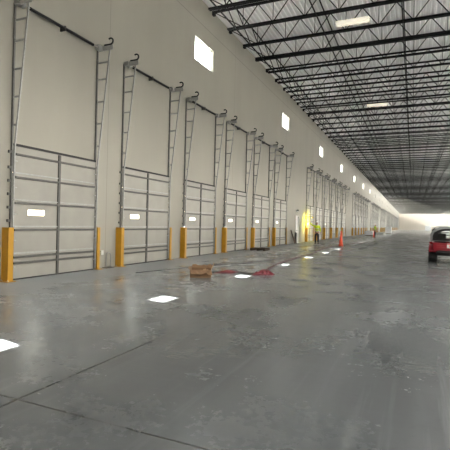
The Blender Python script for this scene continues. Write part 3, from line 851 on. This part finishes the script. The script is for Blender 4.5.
    def ring(outer, inner, y0_, y1_, name, m):
        mb = MB(); n_ = len(outer)
        vs = [[mb.bm.verts.new((x, y_, z_)) for x, z_ in lp] for y_ in (y0_, y1_) for lp in (outer, inner)]
        for k in range(n_):
            j = (k + 1) % n_
            if k == n_ - 1:
                pass
            mb.bm.faces.new((vs[0][k], vs[0][j], vs[1][j], vs[1][k])); mb.bm.faces.new((vs[2][j], vs[2][k], vs[3][k], vs[3][j]))
            mb.bm.faces.new((vs[0][j], vs[0][k], vs[2][k], vs[2][j])); mb.bm.faces.new((vs[1][k], vs[1][j], vs[3][j], vs[3][k]))
        return mb.build(name, m, c)
    O1 = arch(.68, .86, 1.50, .62); I1 = arch(.56, .93, 1.38, .54)
    ring(O1, I1, .92, .99, 'cab_panel', M['cart_pale'])
    I2 = arch(.49, .98, 1.315, .49)
    ring(arch(.585, .90, 1.405, .56), I2, .88, .92, 'window_frame', M['cart_black'])
    MB().prism(arch(.52, .965, 1.34, .51), 'y', .935, .942).build('rear_glass', M['glass'], c)
    for z_ in (1.12, 1.22): MB().box(-.54, .54, .87, .895, z_, z_ + .03).build('guard_bar', M['cart_black'], c)
    for s in (-1, 1):
        MB().tube([(s * .60, 1.02, .50), (s * .60, 1.02, 1.35), (s * .52, 1.06, 1.38), (s * .50, 1.75, 1.43), (s * .56, 2.05, 1.25), (s * .58, 2.25, .85)], .028).build('roll_bar', M['cart_black'], c, True)
    MB().prism([(-.60, 1.40), (-.40, 1.46), (.40, 1.46), (.60, 1.40), (.60, 1.43), (.40, 1.50), (-.40, 1.50), (-.60, 1.43)], 'y', .95, 1.95).build('roof', M['cart_pale'], c)
    tag(c, 'red utility cart with black tyres, pale cab and white plate, cut by the photo edge', 'utility cart', None)
    return c
make_cart((9.66, 19.30, 0), R(-2))

# ------------------------------------------------------------------ light
sd = Vector((4.15, -.85, -1.55)).normalized()
sun = bpy.data.lights.new('sun', 'SUN'); sun.energy = SUN = 190.; sun.angle = R(.55); sun.color = (1., .97, .93)
so = bpy.data.objects.new('sun', sun); C.objects.link(so); so.rotation_euler = sd.to_track_quat('-Z', 'Y').to_euler()
W = bpy.data.worlds.new('sky'); S.world = W; W.use_nodes = True
nt = W.node_tree; bg = nt.nodes['Background']
sk = nt.nodes.new('ShaderNodeTexSky'); sk.sky_type = 'NISHITA'; sk.sun_disc = False
sk.sun_elevation = R(20.1); sk.sun_rotation = R(-78); sk.air_density = 1.2; sk.dust_density = 3.0; sk.ozone_density = .6
mx = nt.nodes.new('ShaderNodeMix'); mx.data_type = 'RGBA'; mx.inputs[0].default_value = .45
nt.links.new(sk.outputs[0], mx.inputs[6]); mx.inputs[7].default_value = (5.4, 5.3, 5.0, 1)       # thin bright overcast over the blue
nt.links.new(mx.outputs[2], bg.inputs['Color']); bg.inputs['Strength'].default_value = .85

# added high-bay fill lamps, out of view over the other half of the hall
DOCK_FILL, BAY_FILL = 1000, 480
def bay_fill_light(x, y, label):
    r = empty('high_bay_light', (x, y, 9.97))
    MB().box(-.66, .66, -.17, .17, .02, .10).build('housing', M['lamp_body'], r, bevel=.01)
    for s_ in (-1, 1): MB().box(-.64, .64, s_ * .085 - .07, s_ * .085 + .07, 0, .02).build('lens', fill_lens, r)
    for s_ in (-1, 1): MB().bar((s_ * .5, 0, .10), (s_ * .5, 0, .77), .012, .012).build('hanger', M['galv'], r)
    l = bpy.data.lights.new('bay_fill_lamp', 'AREA'); l.shape = 'RECTANGLE'; l.size = 1.28; l.size_y = .32; l.energy = BAY_FILL; l.spread = R(145); l.color = (1., .98, .93)
    o = bpy.data.objects.new('bay_fill_lamp', l); C.objects.link(o); o.parent = r; o.location = (0, 0, -.012)
    tag(r, label, 'light fixture', 'added fill light fixtures over the far half of the hall')
fill_lens = emit('fill_lamp_lens', (1., .98, .93), 40)
for x, n_ in ((12.6, 4), (19.2, 8), (26.4, 8)):
    for k in range(n_): bay_fill_light(x, -2.0 + 13.2 * k, 'added fill light fixture, out of view over the far half of the hall')
def portal(name, loc, d, sx, sy):
    l = bpy.data.lights.new(name, 'AREA'); l.shape = 'RECTANGLE'; l.size = sx; l.size_y = sy
    o = bpy.data.objects.new(name, l); C.objects.link(o); o.location = loc
    o.rotation_euler = Vector(d).to_track_quat('-Z', 'Y').to_euler(); l.cycles.is_portal = True
portal('opening_far_side', (HX + .1, 200, 5.5), (-1, 0, 0), 185, 11)
for k in range(5):           # added fill lamps inside the opposite wall's unseen dock doors, to lift the ceiling
    l = bpy.data.lights.new('dock_fill', 'AREA'); l.shape = 'RECTANGLE'; l.size = 21; l.size_y = 2.9
    l.energy = DOCK_FILL; l.color = (1., .985, .95)
    o = bpy.data.objects.new('dock_fill', l); C.objects.link(o); o.location = (HX - .06, -8 + 10.8 + 21.6 * k, 1.5)
    o.rotation_euler = Vector((-1, 0, .25)).to_track_quat('-Z', 'Z').to_euler()

# ------------------------------------------------------------------ camera
f, yaw, pitch, roll = 426.75, R(23.8), R(-.27), R(1.42)
F = Vector((-math.sin(yaw) * math.cos(pitch), math.cos(yaw) * math.cos(pitch), math.sin(pitch)))
Rt = Vector((math.cos(yaw), math.sin(yaw), 0)); U = Rt.cross(F)
R2 = Rt * math.cos(roll) + U * math.sin(roll); U2 = U * math.cos(roll) - Rt * math.sin(roll)
cd = bpy.data.cameras.new('camera'); cam = bpy.data.objects.new('camera', cd); C.objects.link(cam)
cam.matrix_world = Matrix(((R2.x, U2.x, -F.x, 8.34), (R2.y, U2.y, -F.y, 0), (R2.z, U2.z, -F.z, 1.416), (0, 0, 0, 1)))
cd.sensor_width = 36; cd.lens = 36 * f / 450; cd.clip_end = 2000; cd.clip_start = .05
S.camera = cam

S.view_settings.view_transform = 'Standard'; S.view_settings.look = 'None'; S.view_settings.gamma = 1
S.view_settings.use_curve_mapping = False; S.view_settings.exposure = 1.0
S.cycles.use_denoising = True; S.cycles.use_adaptive_sampling = False
S.cycles.max_bounces = 10; S.cycles.diffuse_bounces = 6; S.cycles.glossy_bounces = 4
S.cycles.transparent_max_bounces = 12
S.cycles.sample_clamp_indirect = 8
